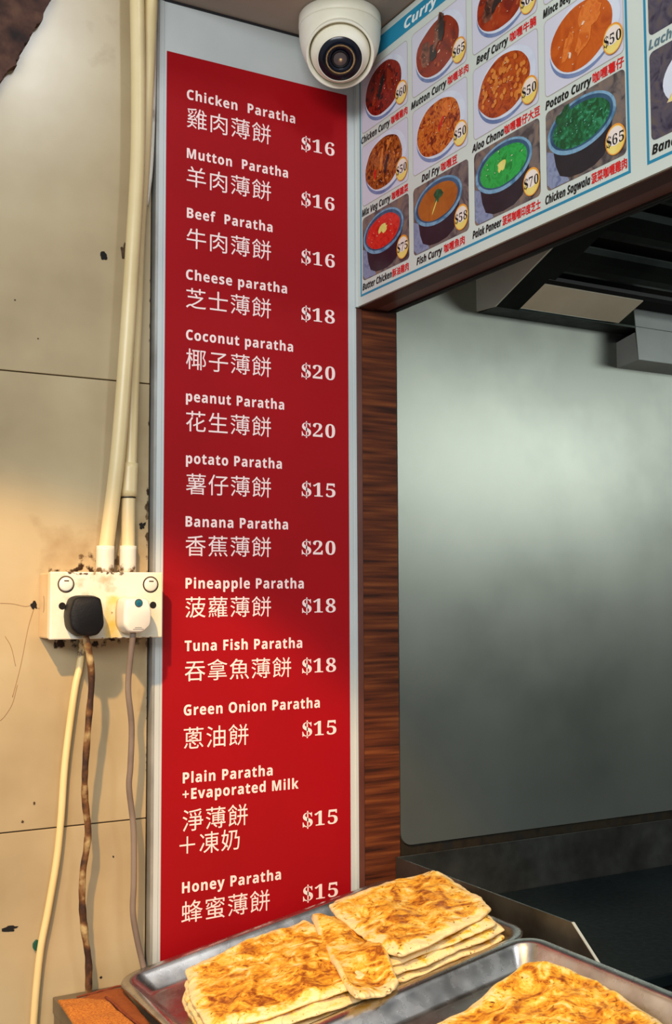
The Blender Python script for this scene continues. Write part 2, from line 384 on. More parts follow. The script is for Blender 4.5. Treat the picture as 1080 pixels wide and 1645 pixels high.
rows = [('Chicken  Paratha', (300, 160.5), (473.6, 197.7)), ('Mutton  Paratha', (300, 254), (462.2, 285.9)), ('Beef  Paratha', (300, 350), (437.3, 373)),
        ('Cheese paratha', (298.6, 449), (460.6, 471.5)), ('Coconut paratha', (298.6, 546), (470.3, 564.8)), ('peanut Paratha', (298.5, 646.5), (456, 656.5)),
        ('potato Paratha', (298.5, 746), (452.3, 751.5)), ('Banana Paratha', (297.9, 846.5), (462.2, 849.9)), ('Pineapple Paratha', (297.9, 945.8), (487.5, 944.6)),
        ('Tuna Fish Paratha', (296.4, 1046.2), (485, 1040.4)), ('Green Onion Paratha', (295, 1149.5), (513.2, 1136.3)),
        ('Plain Paratha', (293.4, 1259), (437.4, 1244.5)), ('+Evaporated Milk', (293, 1284), (479, 1267)), ('Honey Paratha', (292.2, 1434), (450.8, 1413.1))]
for s, l, r in rows: sline(s, l, r)
crows = [('雞肉薄餅', (300, 206), (434.7, 232), 33), ('羊肉薄餅', (299.5, 300), (435, 323), 33), ('牛肉薄餅', (299.5, 399), (435, 418.5), 33), ('芝士薄餅', (298.5, 496), (435, 510.8), 33),
         ('椰子薄餅', (298.5, 594), (435, 605.3), 33.5), ('花生薄餅', (298.3, 694.2), (435, 701), 33.5), ('薯仔薄餅', (298.3, 795), (435, 798.8), 34), ('香蕉薄餅', (297.5, 894), (435, 894.7), 34),
         ('菠蘿薄餅', (297.3, 992), (435, 991), 34), ('吞拿魚薄餅', (296.4, 1094.7), (467.4, 1087.6), 34.5), ('蔥油餅', (294.7, 1203.3), (398.7, 1196.5), 35),
         ('淨薄餅', (292.9, 1335), (397.6, 1326), 35.5), ('＋凍奶', (288, 1374), (384.6, 1366), 35), ('蜂蜜薄餅', (291, 1481), (433, 1465), 36)]
for s, l, r, h in crows:
    V, P = glyphs(s, 1.08); u0, v0 = wuv(*l); u1, v1 = wuv(*r)
    p0 = at(l[0], l[1], 1, 0); p1 = at(l[0], l[1]-h, 1, 0)
    sgn(textmesh('chinese_lettering', fit(V, u0, u1, (v0+v1)/2, p1.z-p0.z), P, s3, letter_m, sign))
prices = [('$16', 484, 243.2, 537, 249.2), ('$16', 484, 332, 537, 337.7), ('$16', 484, 424.5, 537.5, 429.4), ('$18', 484, 515.3, 537.5, 519.5), ('$20', 484, 607, 538, 610.8), ('$20', 484.5, 701, 538, 703.5),
          ('$15', 484.5, 797.8, 538.5, 798.5), ('$20', 484.5, 891.5, 538.5, 890.8), ('$18', 485, 984.7, 539, 983.8), ('$18', 485.2, 1081.6, 539.5, 1079), ('$15', 485.5, 1182.8, 540, 1179.7),
          ('$15', 486, 1328.5, 542, 1323), ('$15', 486.5, 1446.4, 542.5, 1441)]
for s, xl, yl, xr, yr in prices:
    V, P, ref = price(s); u0, v0 = wuv(xl, yl); u1, v1 = wuv(xr, yr)
    sgn(textmesh('price_lettering', fit(V, u0, u1, (v0+v1)/2, 0.0208, ref=ref), P, s3, letter_m, sign))
# ------------------------------------------------------------------ food-photo menu board on the hatch partition
board = empty('menu_board', (XJ, -1.0, 1.89), 'large curry menu board with food photos above the kitchen hatch', 'menu board')
def brd(o):
    o.matrix_parent_inverse = Matrix.Translation((-XJ, 1.0, -1.89)); return o
brd(fin('white_panel', bxm(XJ, XJ+0.0035, -2.0, -0.004, 1.890, ZC-0.002), boardw_m, board))
brd(fin('panel_cap', bxm(XJ-0.002, XJ+0.004, -0.0045, -0.0005, 1.8895, ZC-0.002), white_m, board))
LAY = 0.00012
def b3f(layer):
    return lambda u, v, l: Vector((XJ-layer*LAY-l, -u, v))
def flat(name, pts, layer, m, parent):
    me = bpy.data.meshes.new(name); f = b3f(layer)
    me.from_pydata([tuple(f(u, v, 0)) for u, v in pts], [], [tuple(range(len(pts)))][::-1]); me.update()
    return link(name, me, m, parent)
def frame2(name, u0, u1, v0, v1, w, layer, m, parent, r=0.0):
    bm = bmesh.new(); f = b3f(layer)
    a = rrect(u0, u1, v0, v1, r+1e-5); b = rrect(u0+w, u1-w, v0+w, v1-w, max(r-w, 0)+1e-5)
    A = [bm.verts.new(f(u, v, 0)) for u, v in a]; B = [bm.verts.new(f(u, v, 0)) for u, v in b]
    for i in range(len(A)): bm.faces.new((A[i], A[(i+1) % len(A)], B[(i+1) % len(A)], B[i]))
    me = bpy.data.meshes.new(name); bm.to_mesh(me); bm.free(); return link(name, me, m, parent)
def bu(px, py): p = at(px, py, 0, XJ); return -p.y
brd(frame2('blue_border', 0.0145, 0.5845, 1.9025, 2.2845, 0.0035, 1, blue_m, board))
brd(flat('title_band', [(0.0145, 2.2585), (0.5845, 2.2585), (0.5845, 2.2845), (0.0145, 2.2845)], 2, blue_m, board))
brd(frame2('blue_border', 0.6085, 1.36, 1.9025, 2.2845, 0.0035, 1, blue_m, board))
V, P = glyphs(bold('Curry Selection', 'italic'))
brd(textmesh('title_lettering', fit(V, bu(650, 50), bu(650, 50)+0.235, 2.2645, 0.0135, ref=cap('italic')), P, b3f(3), whiteink_m, board, fat=.0004))

def food(name, cols, kind='noise', scale=60, pos=None, dist=1.2):
    return mat('print_'+name, cols, rough=0.3, scale=scale, kind=kind, pos=pos, dist=dist, detail=7)
FM = {
 'chicken': food('dark_red_curry', [(60, 8, 8), (118, 18, 12), (150, 40, 24), (90, 14, 10)], scale=55),
 'mutton': food('red_brown_gravy', [(104, 24, 10), (138, 40, 16), (150, 50, 22)], scale=35),
 'beef': food('rust_gravy', [(120, 28, 10), (158, 48, 16), (170, 60, 24)], scale=35),
 'mixveg': food('mixed_vegetable_curry', [(70, 28, 10), (130, 58, 16), (184, 100, 30), (110, 30, 12)], scale=90),
 'dal': food('orange_lentil_curry', [(110, 30, 8), (176, 72, 16), (216, 120, 40), (150, 48, 12)], scale=95),
 'chana': food('chickpea_gravy', [(150, 50, 10), (190, 80, 18), (140, 44, 10)], scale=60),
 'bean': food('chickpea', [(206, 110, 36), (226, 140, 60)], scale=80),
 'potato': food('orange_potato_gravy', [(178, 70, 14), (204, 94, 22), (190, 80, 18)], scale=26),
 'chunk': food('potato_chunk', [(206, 96, 26), (228, 126, 50), (216, 104, 34)], scale=70),
 'butter': food('bright_red_gravy', [(190, 22, 16), (222, 52, 36), (206, 34, 24)], scale=60),
 'fish': food('golden_brown_gravy', [(160, 84, 22), (182, 104, 32)], scale=40),
 'palak': food('bright_green_gravy', [(16, 130, 50), (40, 172, 76), (20, 150, 60)], scale=60),
 'sag': food('deep_green_gravy', [(8, 74, 40), (22, 110, 66), (60, 150, 110)], scale=110, pos=[.4, .55, .68]),
 'm_red': food('red_morsel', [(150, 30, 20), (176, 60, 36)], scale=120),
 'm_brown': food('brown_morsel', [(84, 26, 10), (120, 44, 16)], scale=120),
 'm_rust': food('rust_morsel', [(160, 60, 24), (190, 90, 46)], scale=120),
 'meat': food('meat_piece', [(52, 30, 26), (106, 60, 44), (150, 92, 70)], scale=70),
 'darkmeat': food('dark_meat', [(28, 24, 28), (52, 40, 38)], scale=70),
 'cream': food('cream_slice', [(222, 208, 90), (236, 226, 130)], scale=70),
 'herb': food('green_herb', [(12, 60, 36), (30, 100, 60)], scale=120),
 'bowlw': food('white_bowl_print', [(206, 214, 228), (222, 228, 238)], scale=20),
 'bowlsh': food('bowl_blue_side', [(96, 116, 160), (130, 148, 188)], scale=20),
 'rim': food('blue_rim_print', [(70, 120, 156), (130, 172, 200), (90, 136, 170)], scale=26),
 'rimin': food('blue_rim_dark_print', [(34, 70, 100), (60, 100, 130)], scale=26),
 'body': food('dark_pot_print', [(24, 24, 34), (38, 34, 44)], scale=30),
 'napkin': food('bluish_cloth_print', [(104, 116, 150), (140, 150, 178), (120, 130, 160)], scale=60),
 'stone': food('stone_print', [(70, 62, 66), (116, 104, 100), (138, 112, 92)], scale=45),
 'stoned': food('dark_stone_print', [(40, 36, 60), (80, 74, 90), (96, 84, 80)], scale=50),
 'plate': food('plate_print', [(214, 220, 232), (228, 230, 238)], scale=10),
 'bread': food('bread_print', [(150, 82, 50), (216, 190, 150), (232, 214, 180)], scale=50),
 'bo': food('orange_badge', [(232, 142, 44), (240, 160, 60)], scale=20),
 'by': food('yellow_badge', [(238, 206, 96), (244, 222, 130)], scale=20),
 'bw': food('pale_badge', [(240, 222, 208), (244, 230, 220)], scale=20),
 'sagglint': food('green_glint', [(110, 186, 160)], scale=10),
 'glint': food('glint', [(236, 214, 190)], scale=10),
}
PRC = {}
def card(u0, v0, u1, v1, style, fill, pr, extras=None, seed=0):
    base = cell_m if style == 'white' else FM['stone']
    c = brd(flat('photo_card', rrect(u0, u1, v0, v1, 0.0065), 2, base, board))
    if style == 'white': frame2('card_outline', u0, u1, v0, v1, 0.0007, 3, cellline_m, c, r=0.0065)
    W, H = u1-u0, v1-v0; cx, cy = u0+W*0.5, v0+H*0.53
    if style == 'white':
        flat('bowl_side_print', ell(cx+.001, cy-0.0055, W*0.43, H*0.44), 4, FM['bowlsh'], c)
        flat('bowl_print', ell(cx+.003, cy, W*0.445, H*0.45), 5, FM['bowlw'], c)
        flat('food_print', ell(cx-.002, cy-.0005, W*0.395, H*0.40, wob=0.03, seed=seed), 6, FM[fill], c)
        fr = (cx-.002, cy, W*0.395, H*0.40)
    else:
        cy = v0+H*0.63; cx = u0+W*0.46
        flat('napkin_print', [(u0+.001, v0+.008), (u0+.001, v0+H*.5), (u0+W*.14, v0+H*.42), (u0+W*.26, v0+H*.12), (u0+W*.3, v0+.001), (u0+.008, v0+.001)], 3, FM['napkin'], c)
        flat('pot_print', [(cx-W*.39, cy), (cx-W*.33, v0+H*.26), (cx-W*.28, v0+H*.12), (cx-W*.16, v0+H*.05), (cx, v0+H*.03), (cx+W*.16, v0+H*.05), (cx+W*.28, v0+H*.12), (cx+W*.35, v0+H*.26), (cx+W*.41, cy)], 4, FM['body'], c)
        flat('pot_rim_print', ell(cx, cy, W*0.435, H*0.325), 5, FM['rim'], c)
        flat('pot_inner_print', ell(cx, cy+.001, W*0.40, H*0.285), 6, FM['rimin'], c)
        flat('food_print', ell(cx, cy-.0005, W*0.365, H*0.25, wob=0.02, seed=seed), 7, FM[fill], c)
        fr = (cx, cy, W*0.365, H*0.25)
    rnd = random.Random(seed)
    k = 8
    if fill in ('chicken', 'mixveg', 'dal', 'beef', 'mutton'):
        for i in range(26):
            a = rnd.uniform(0, 6.28); q = math.sqrt(rnd.random())*.82
            flat('morsel_print', ell(fr[0]+fr[2]*q*math.cos(a), fr[1]+fr[3]*q*math.sin(a), rnd.uniform(.0015, .0045), rnd.uniform(.001, .0026), 9, rot=rnd.uniform(0, 3), wob=.35, seed=i), 7+i*.03, FM[{'chicken': ('m_red', 'darkmeat'), 'mixveg': ('bean', 'm_brown'), 'dal': ('bean', 'm_brown'), 'beef': ('m_rust', 'm_brown'), 'mutton': ('m_rust', 'm_brown')}[fill][i % 2]], c)
    if extras:
        for nm, mm, dx, dy, rx, ry, rot, wb_ in extras:
            flat(nm, ell(fr[0]+dx*fr[2], fr[1]+dy*fr[3], rx, ry, 16, rot=math.radians(rot), wob=wb_, seed=seed+k), k, FM[mm], c); k += 1
    if style == 'white' or fill in ('sag', 'butter', 'palak'):
        for i in range(14 if fill != 'sag' else 26):
            a = rnd.uniform(0, 6.28); q = math.sqrt(rnd.random())*.85
            flat('glint_print', ell(fr[0]+fr[2]*q*math.cos(a), fr[1]+fr[3]*q*math.sin(a), rnd.uniform(.0005, .0014), rnd.uniform(.0003, .0008), 7, rot=rnd.uniform(-.3, 1), wob=.3, seed=i), 15+i*.05, FM['glint' if fill != 'sag' else 'sagglint'], c)
    if fill == 'chana':
        for i in range(70):
            a = rnd.uniform(0, 6.28); q = math.sqrt(rnd.random())*0.9
            flat('chickpea_print', ell(fr[0]+fr[2]*q*math.cos(a), fr[1]+fr[3]*q*math.sin(a), .0037, .0028, 9, rot=rnd.uniform(0, 3)), 8+i*0.1, FM['bean'], c)
        k = 16
    if pr:
        bx, by = u1-0.0155, v0+0.0215
        flat('price_badge', ell(bx, by, .0158, .0172), k+2, FM['bo'], c)
        flat('badge_fill', ell(bx, by-.0005, .0142, .0156), k+3, FM['by'], c)
        flat('badge_shine', ell(bx, by+.0035, .0125, .0105), k+4, FM['bw'], c)
        if pr not in PRC: PRC[pr] = price(pr)
        V, P, ref = PRC[pr]
        textmesh('price_lettering', fit(V, bx-.0135, bx+.0135, by-.0058, 0.0122, ref=ref), P, b3f(k+5), ink_m, c)
    return c
C = [(.0215, .150), (.1615, .2925), (.3050, .4362), (.4475, .5792)]
Rw = [(2.153, 2.2465), (2.0395, 2.1335), (1.9255, 2.0215)]
card(C[0][0], Rw[0][0], C[0][1], Rw[0][1], 'white', 'chicken', '$60', [('meat_print', 'darkmeat', -.1, .1, .006, .021, -25, .3), ('meat_print', 'mutton', .35, .1, .007, .016, 10, .3), ('meat_print', 'beef', -.45, -.1, .005, .015, -20, .3)], 1)
card(C[1][0], Rw[0][0], C[1][1], Rw[0][1], 'white', 'mutton', '$65', [('meat_print', 'meat', -.55, 0, .013, .017, 0, .35), ('meat_print', 'darkmeat', -.2, -.1, .009, .012, 0, .3), ('meat_print', 'meat', .05, .45, .010, .024, -18, .3), ('meat_print', 'darkmeat', .22, .55, .007, .018, -8, .3), ('glint_print', 'glint', .1, -.25, .0035, .0012, 20, .2)], 2)
card(C[2][0], Rw[0][0], C[2][1], Rw[0][1], 'white', 'beef', '$60', [('meat_print', 'meat', -.5, .1, .013, .022, -20, .35), ('meat_print', 'darkmeat', -.1, .2, .010, .024, -30, .3), ('meat_print', 'meat', .25, .45, .016, .013, 0, .3)], 3)
card(C[3][0], Rw[0][0], C[3][1], Rw[0][1], 'white', 'dal', None, None, 4)
card(C[0][0], Rw[1][0], C[0][1], Rw[1][1], 'white', 'mixveg', '$50', [('vegetable_print', 'bean', -.1, .15, .004, .018, -15, .3), ('vegetable_print', 'darkmeat', .15, -.2, .004, .014, -25, .3), ('vegetable_print', 'bean', .3, .55, .003, .010, -40, .3), ('vegetable_print', 'butter', -.45, -.3, .004, .008, 0, .3)], 5)
card(C[1][0], Rw[1][0], C[1][1], Rw[1][1], 'white', 'dal', '$50', [('tomato_print', 'butter', .15, .05, .003, .013, -35, .3), ('lentil_print', 'chunk', .4, .45, .013, .010, 0, .3)], 6)
card(C[2][0], Rw[1][0], C[2][1], Rw[1][1], 'white', 'chana', '$50', None, 7)
card(C[3][0], Rw[1][0], C[3][1], Rw[1][1], 'white', 'potato', '$50', [('potato_print', 'chunk', -.42, -.1, .007, .018, -25, .25), ('potato_print', 'chunk', .3, .45, .019, .013, 10, .3), ('potato_print', 'chunk', .1, -.15, .010, .019, -30, .25), ('glint_print', 'glint', -.35, -.45, .002, .0035, 0, .3), ('glint_print', 'glint', .1, .3, .003, .0015, 20, .3)], 8)
card(C[0][0], Rw[2][0], C[0][1], Rw[2][1], 'pot', 'butter', '$75', [('cream_print', 'cream', .0, .1, .012, .0055, 12, .45)], 9)
card(C[1][0], Rw[2][0], C[1][1], Rw[2][1], 'pot', 'fish', '$58', [('herb_print', 'herb', .05, .3, .009, .008, 0, .5), ('stalk_print', 'cream', -.15, -.3, .0012, .010, -35, .1)], 10)
card(C[2][0], Rw[2][0], C[2][1], Rw[2][1], 'pot', 'palak', '$70', [('cream_print', 'cream', -.05, .0, .008, .006, 20, .3)], 11)
card(C[3][0], Rw[2][0], C[3][1], Rw[2][1], 'pot', 'sag', '$65', [('herb_print', 'herb', -.62, .62, .012, .014, -15, .45)], 12)
def bread_card(u0, v0, u1, v1, seed):
    c = brd(flat('photo_card', rrect(u0, u1, v0, v1, 0.0065), 2, FM['stoned'], board))
    W, H = u1-u0, v1-v0
    flat('plate_print', ell(u0+W*.55, v0+H*.55, W*.44, H*.40), 4, FM['plate'], c)
    flat('bread_print', [(u0+W*.14, v0+H*.34), (u0+W*.30, v0+H*.66), (u0+W*.62, v0+H*.86), (u0+W*.86, v0+H*.55), (u0+W*.7, v0+H*.28), (u0+W*.36, v0+H*.30)], 5, FM['bread'], c)
    flat('bread_print', [(u0+W*.15, v0+H*.35), (u0+W*.28, v0+H*.5), (u0+W*.7, v0+H*.62), (u0+W*.66, v0+H*.32), (u0+W*.36, v0+H*.32)], 6, FM['cream'], c)
for k in range(4):
    for j, (v0, v1) in enumerate(Rw): bread_card(.6155+k*.183, v0, .6155+k*.183+.165, v1, k*3+j)
def cap_txt(s, l, r, v, col, h, cn=False, fat=.0003):
    V, P = glyphs(s if cn else bold(s, 'italic')); u0, u1 = bu(*l), bu(*r)
    brd(textmesh('red_caption' if cn else 'caption', fit(V, u0, u1, v, h, ref=None if cn else cap('italic')), P, b3f(3), col, board, fat=fat))
B1, B2, B3 = 2.1385, 2.0250, 1.9110
caps = [('Chicken Curry', (581, 231), (627, 205), B1, '咖喱雞肉', (629, 203), (655, 186)), ('Mix Veg Curry', (582, 349), (628, 322), B2, '咖喱雜菜', (630, 320), (656, 305)),
 ('Butter Chicken', (583, 468), (630, 446), B3, '酥油雞肉', (631, 444), (657, 432)), ('Mutton Curry', (661, 174), (718, 138), B1, '咖喱羊肉', (720, 136), (753, 114)),
 ('Dal Fry', (678, 292), (707, 273), B2, '咖喱豆', (709, 272), (735, 259)), ('Fish Curry', (670, 427), (711, 405), B3, '咖喱魚肉', (714, 404), (747, 390)),
 ('Beef Curry', (766, 101), (817, 72), B1, '咖喱牛腩', (820, 68), (862, 42)), ('Aloo Chana', (759, 243), (810, 214), B2, '咖喱薯仔大豆', (811, 213), (868, 184)),
 ('Palak Paneer', (760, 382), (806, 361), B3, '菠菜咖喱印度芝士', (808, 360), (869, 335)), ('Mince beef Curry', (873, 25), (945, -22), B1, '咖喱', (950, -25), (990, -50)),
 ('Potato Curry', (877, 174), (951, 132), B2, '咖喱薯仔', (953, 130), (1003, 103)), ('Chicken Sagwala', (877, 326), (949, 293), B3, '菠菜咖喱雞肉', (951, 292), (1008, 268))]
for e, l, r, v, c_, l2, r2 in caps:
    cap_txt(e, l, r, v, ink_m, 0.0098)
    cap_txt(c_, l2, r2, v-.0012, redink_m, 0.0118, cn=True, fat=.00035)
def cap_u(s, u0, u1, v, col):
    V, P = glyphs(bold(s, 'italic'))
    brd(textmesh('caption', fit(V, u0, u1, v, 0.0098, ref=cap('italic')), P, b3f(3), col, board, fat=.0003))
grey_ink = mat('grey_ink', [(96, 122, 130)], rough=.3)
cap_u('Lacha Paratha', .6150, .720, 2.0250, grey_ink); cap_u('Banana Paratha', .6160, .728, 1.9110, ink_m)

# ------------------------------------------------------------------ security camera under the soffit
cx, cy = 0.783, -0.076
cc = empty('security_camera', (cx, cy, ZC), 'white dome security camera fixed under the ceiling in the corner', 'camera')
def cct(o, l=None):
    o.matrix_parent_inverse = Matrix.Translation((-cx, -cy, -ZC)); return o
T0 = Matrix.Translation((cx, cy, ZC))
cct(fin('mounting_ring', lathe([(0, 0), (.0585, 0), (.0600, -.002), (.0605, -.016), (.0600, -.0175), (0, -.0175)], 64, M=T0), cctv_m, cc, smooth=True))
bc = Vector((cx-0.010, cy-0.018, ZC-0.0590))
vd = (Vector((0.0, -1.45, 0.55))-bc).normalized()
Q = vd.to_track_quat('Z', 'Y').to_matrix().to_4x4(); TB = Matrix.Translation(bc) @ Q
cct(fin('housing', lathe([(0, -.0180), (.0597, -.0180), (.0600, -.0200), (.0592, -.034), (.0560, -.050), (.0515, -.062), (.044, -.0735), (.030, -.0825), (0, -.086)], 64, M=T0), cctv_m, cc, smooth=True))
cct(fin('hood_rim', lathe([(.0450, .000), (.0478, .012), (.0490, .020), (.0480, .0235), (.0455, .022), (.0440, .012)], 64, M=TB), cctv_m, cc, smooth=True))
sph = [(0.0432*math.sin(math.radians(a)), 0.0432*math.cos(math.radians(a))) for a in range(180, 44, -6)]
eye = cct(fin('eyeball', lathe([(0, -.0432)]+sph[1:]+[(.0322, .0305), (.0312, .0300)], 64, M=TB @ Matrix.Translation((0, 0, .006))), cctv_m, cc, smooth=True))
cct(fin('lens_window', lathe([(.0313, .0345), (.0305, .0362), (.020, .0372), (.0125, .0368), (.0118, .0345), (0, .0340)], 64, M=TB), lens_m, cc, smooth=True))
cct(fin('lens_barrel', lathe([(.0118, .0350), (.0125, .0378), (.0115, .0384), (.0098, .0372), (.0098, .036), (0, .036)], 48, M=TB), dark_m, cc, smooth=True))
cct(fin('lens_core', lathe([(.0096, .0364), (.006, .0374), (0, .0378)], 32, M=TB), lensi_m, cc, smooth=True))
gm = mat('faint_grey_print', [(120, 116, 108)], rough=.5)

# ------------------------------------------------------------------ conduits, socket box, plugs and cords
def wp(px, py, y): return at(px, py, 1, y)
c1 = empty('wall_conduit', (0.45, -0.02, 1.48), 'thick cream conduit pipe, the left one reaching down to the socket box', 'pipe', 'cream conduits above the socket box')
def rel(o, e): o.matrix_parent_inverse = Matrix.Translation(-Vector(e.location)); return o
P1 = [wp(220, -60, -.020), wp(220, 0, -.020), wp(222, 130, -.021), wp(221, 260, -.022), wp(214.5, 380, -.022), wp(207, 500, -.020), wp(199, 615, -.018), wp(188.5, 740, -.012), wp(174, 855, -.005), wp(169.5, 890, -.003)]
rel(tube('pipe', P1, .0100, pvc_m, c1, seg=24), c1)
rel(tube('end_collar', [wp(169.5, 877, -.003), wp(169, 898, -.003), wp(168.5, 922, -.003)], .0118, pvcw_m, c1, seg=24, n=3), c1)
c2 = empty('wall_conduit', (0.485, -0.01, 1.48), 'cream conduit pipe with a coupler, the right one beside the sign edge', 'pipe', 'cream conduits above the socket box')
P2 = [wp(243, -60, -.014), wp(243, 0, -.014), wp(237, 130, -.010), wp(230.5, 260, -.004), wp(222.5, 380, -.001), wp(218, 500, -.001), wp(213, 615, -.001), wp(209, 740, -.002), wp(206.5, 800, -.003), wp(206, 890, -.003)]
rel(tube('pipe', P2, .0092, pvc_m, c2, seg=24), c2)
rel(tube('coupler', [wp(208.5, 744, -.002), wp(207.5, 770, -.002), wp(206.5, 798, -.003)], .0113, pvc_m, c2, seg=24, n=3), c2)
rel(tube('end_collar', [wp(206, 877, -.003), wp(205.5, 898, -.003), wp(205, 922, -.003)], .0112, pvcw_m, c2, seg=24, n=3), c2)
rel(tube('coupler_gap', [wp(206.4, 798.4, -.003), wp(206.4, 800.5, -.003)], .0098, hole_m, c2, seg=24, n=2), c2)
c3 = tag(tube('wall_conduit', [wp(247, -60, -.000), wp(245.5, 120, -.000), wp(241, 260, .001), wp(233, 330, .002)], .0050, pvcw_m, seg=16), 'thin white cable run mostly hidden behind the conduit pipes', 'pipe', 'cream conduits above the socket box')

BX0, BX1, BZ0, BZ1, BY = 0.3785, 0.5275, 1.3975, 1.4830, -0.045
sb = empty('socket_box', ((BX0+BX1)/2, TY, BZ0), 'stained cream double wall socket box under the conduit ends', 'socket')
def sk(o): return rel(o, sb)
sk(fin('back_box', bxm(BX0, BX1-.0012, -0.034, TY, BZ0+.001, BZ1-.001, bev=.002), mat('back_box_plastic', [(214, 180, 130), (224, 196, 150)], rough=.45, scale=16), sb))
sk(fin('face_plate', bxm(BX0, BX1, BY, -0.0345, BZ0, BZ1, bev=.0018), socket_m, sb))
for (px, py) in ((106, 938.5), (242, 939)):
    p = at(px, py, 1, BY); M_ = Matrix.Translation((p.x, BY, p.z)) @ Matrix.Rotation(math.radians(90), 4, 'X')
    sk(fin('screw_surround', lathe([(.0108, -.0003), (.0108, .0004), (.0092, .0006), (.0090, -.0003)], 28, M=M_), grime_m, sb, smooth=True))
    s = sk(fin('screw_cap', lathe([(0.0090, 0), (.0088, .0018), (.0070, .0026), (0, .0026)], 28, M=M_), plug_m, sb, smooth=True))
    sk(fin('screw_slot', bxm(p.x-.003, p.x+.003, BY-.0030, BY-.0024, p.z+.0035, p.z+.0050), grime_m, sb))
for (px, py) in ((100, 973.5), (246, 972)):
    p = at(px, py, 1, BY); M_ = Matrix.Translation((p.x, BY, p.z)) @ Matrix.Rotation(math.radians(90), 4, 'X')
    sk(fin('indicator_hole', lathe([(.0046, 0), (.0043, .0006), (0, .0004)], 20, M=M_), hole_m, sb))
# knock-out mark on the box side
sk(fin('knockout_mark', poly_prism(ell(-.013, 1.442, .0040, .0105, 20, a0=1.7, a1=4.6) + ell(-.013, 1.442, .0034, .0098, 20, a0=1.7, a1=4.6)[::-1], 0, BX0-.0003, BX0+.0002), grime_m, sb))
grime(socket_m, [(.452, .474, 1.40, 1.45, .014, .62)], (226, 190, 92), scale=40, thr=.48, soft=.16)
grime(socket_m, [(.40, .48, 1.4805, 1.49, .008, .60), (.384, .402, 1.455, 1.47, .004, .42), (.452, .460, 1.42, 1.44, .004, .5), (.440, .52, 1.3, 1.3985, .004, .58)], (84, 58, 34), scale=160, thr=.5, soft=.05)

grime(pvcw_m, [(.44, .50, 1.47, 1.492, .022, .62)], (96, 76, 50), scale=120, thr=.52, soft=.08)
grime(pvc_m, [(.44, .50, 1.508, 1.516, .006, .62)], (96, 70, 40), scale=140, thr=.52, soft=.06)
grime(socket_m, [(.395, .44, 1.44, 1.475, .02, .5), (.43, .46, 1.46, 1.48, .02, .55)], (176, 158, 116), scale=70, thr=.5, soft=.15)
def plug(name, label, outline, scale, m, cxp, czp, y0, y1, side):
    """British plug: outline front face, tapering to a wider foot on the socket plate"""
    e = empty(name, (cxp, y0, czp), label, 'plug', 'plugs in the socket box')
    bm = bmesh.new(); n = len(outline); rings = []
    for (y, s, dx) in ((y0, 1.0, side*1.0), (y0-.010, 1.03, side*.9), ((y0+y1)/2, 0.99, side*.5), (y1+.005, .97, side*.1), (y1+.0015, .93, 0), (y1, .85, 0)):
        rings.append([bm.verts.new(Vector((u*scale*s+dx, y-y0, v*scale*s))) for u, v in outline])
    for a, b in zip(rings, rings[1:]):
        for i in range(n): bm.faces.new((a[i], a[(i+1) % n], b[(i+1) % n], b[i]))
    bm.faces.new(rings[0]); bm.faces.new(rings[-1][::-1])
    fin('body', bm, m, e, smooth=True)
    return e
def smooth_outline(pts, n=5):
    P = [Vector((x, y, 0)) for x, y in pts]; out = []; N_ = len(P)
    for i in range(N_):
        a, b, c = P[i-1], P[i], P[(i+1) % N_]; k = .32
        p, q = b.lerp(a, k), b.lerp(c, k)
        for t in range(n+1):
            s = t/n; out.append(((p*(1-s)**2+b*2*s*(1-s)+q*s*s).x, (p*(1-s)**2+b*2*s*(1-s)+q*s*s).y))
    return out
YP = -0.083
def o_from_px(pts, y, c):
    out = []
    for cx_, cy_ in pts:
        p = at(cx_/3.857, 840+cy_/3.857, 1, y); out.append((p.x-c[0], p.z-c[1]))
    return out
bcx = at(545/3.857, 840+575/3.857, 1, YP)
blk = plug('power_plug', 'black plug with grimy brown cord in the left outlet of the socket box', smooth_outline(o_from_px([(462, 452), (628, 452), (645, 530), (655, 640), (610, 704), (490, 704), (438, 655), (428, 560)], YP, (bcx.x, bcx.z))), 1, dark_m, bcx.x, bcx.z, BY, YP, .0035)
wcx = at(858/3.857, 840+565/3.857, 1, YP+.004)
wht = plug('power_plug', 'white plug with round blue mark and grey cord in the right outlet', smooth_outline(o_from_px([(778, 462), (925, 462), (945, 540), (940, 640), (890, 684), (800, 684), (765, 640), (765, 540)], YP+.004, (wcx.x, wcx.z))), 1, plug_m, wcx.x, wcx.z, BY, YP+.004, .0005)
pm = at(860/3.857, 840+496/3.857, 1, YP+.0035)
fin('blue_mark', lathe([(.0044, 0), (.0042, .0008), (0, .001)], 24, M=Matrix.Translation((pm.x-wcx.x, YP+.0038-BY, pm.z-wcx.z)) @ Matrix.Rotation(math.radians(90), 4, 'X')), mat('blue_mark', [(14, 74, 110), (20, 110, 120)], scale=200), wht)
fin('mark_ring', lathe([(.0052, 0), (.0052, .0006), (.0043, .0006)], 24, M=Matrix.Translation((pm.x-wcx.x, YP+.0038-BY, pm.z-wcx.z)) @ Matrix.Rotation(math.radians(90), 4, 'X')), grime_m, wht)
for k, (a, b_) in enumerate(((-.0075, .0045), (-.0095, .0070))):
    fin('moulded_print', bxm(-b_, b_, YP+.0036-BY, YP+.0042-BY, a-.010, a-.0093), gm, wht)

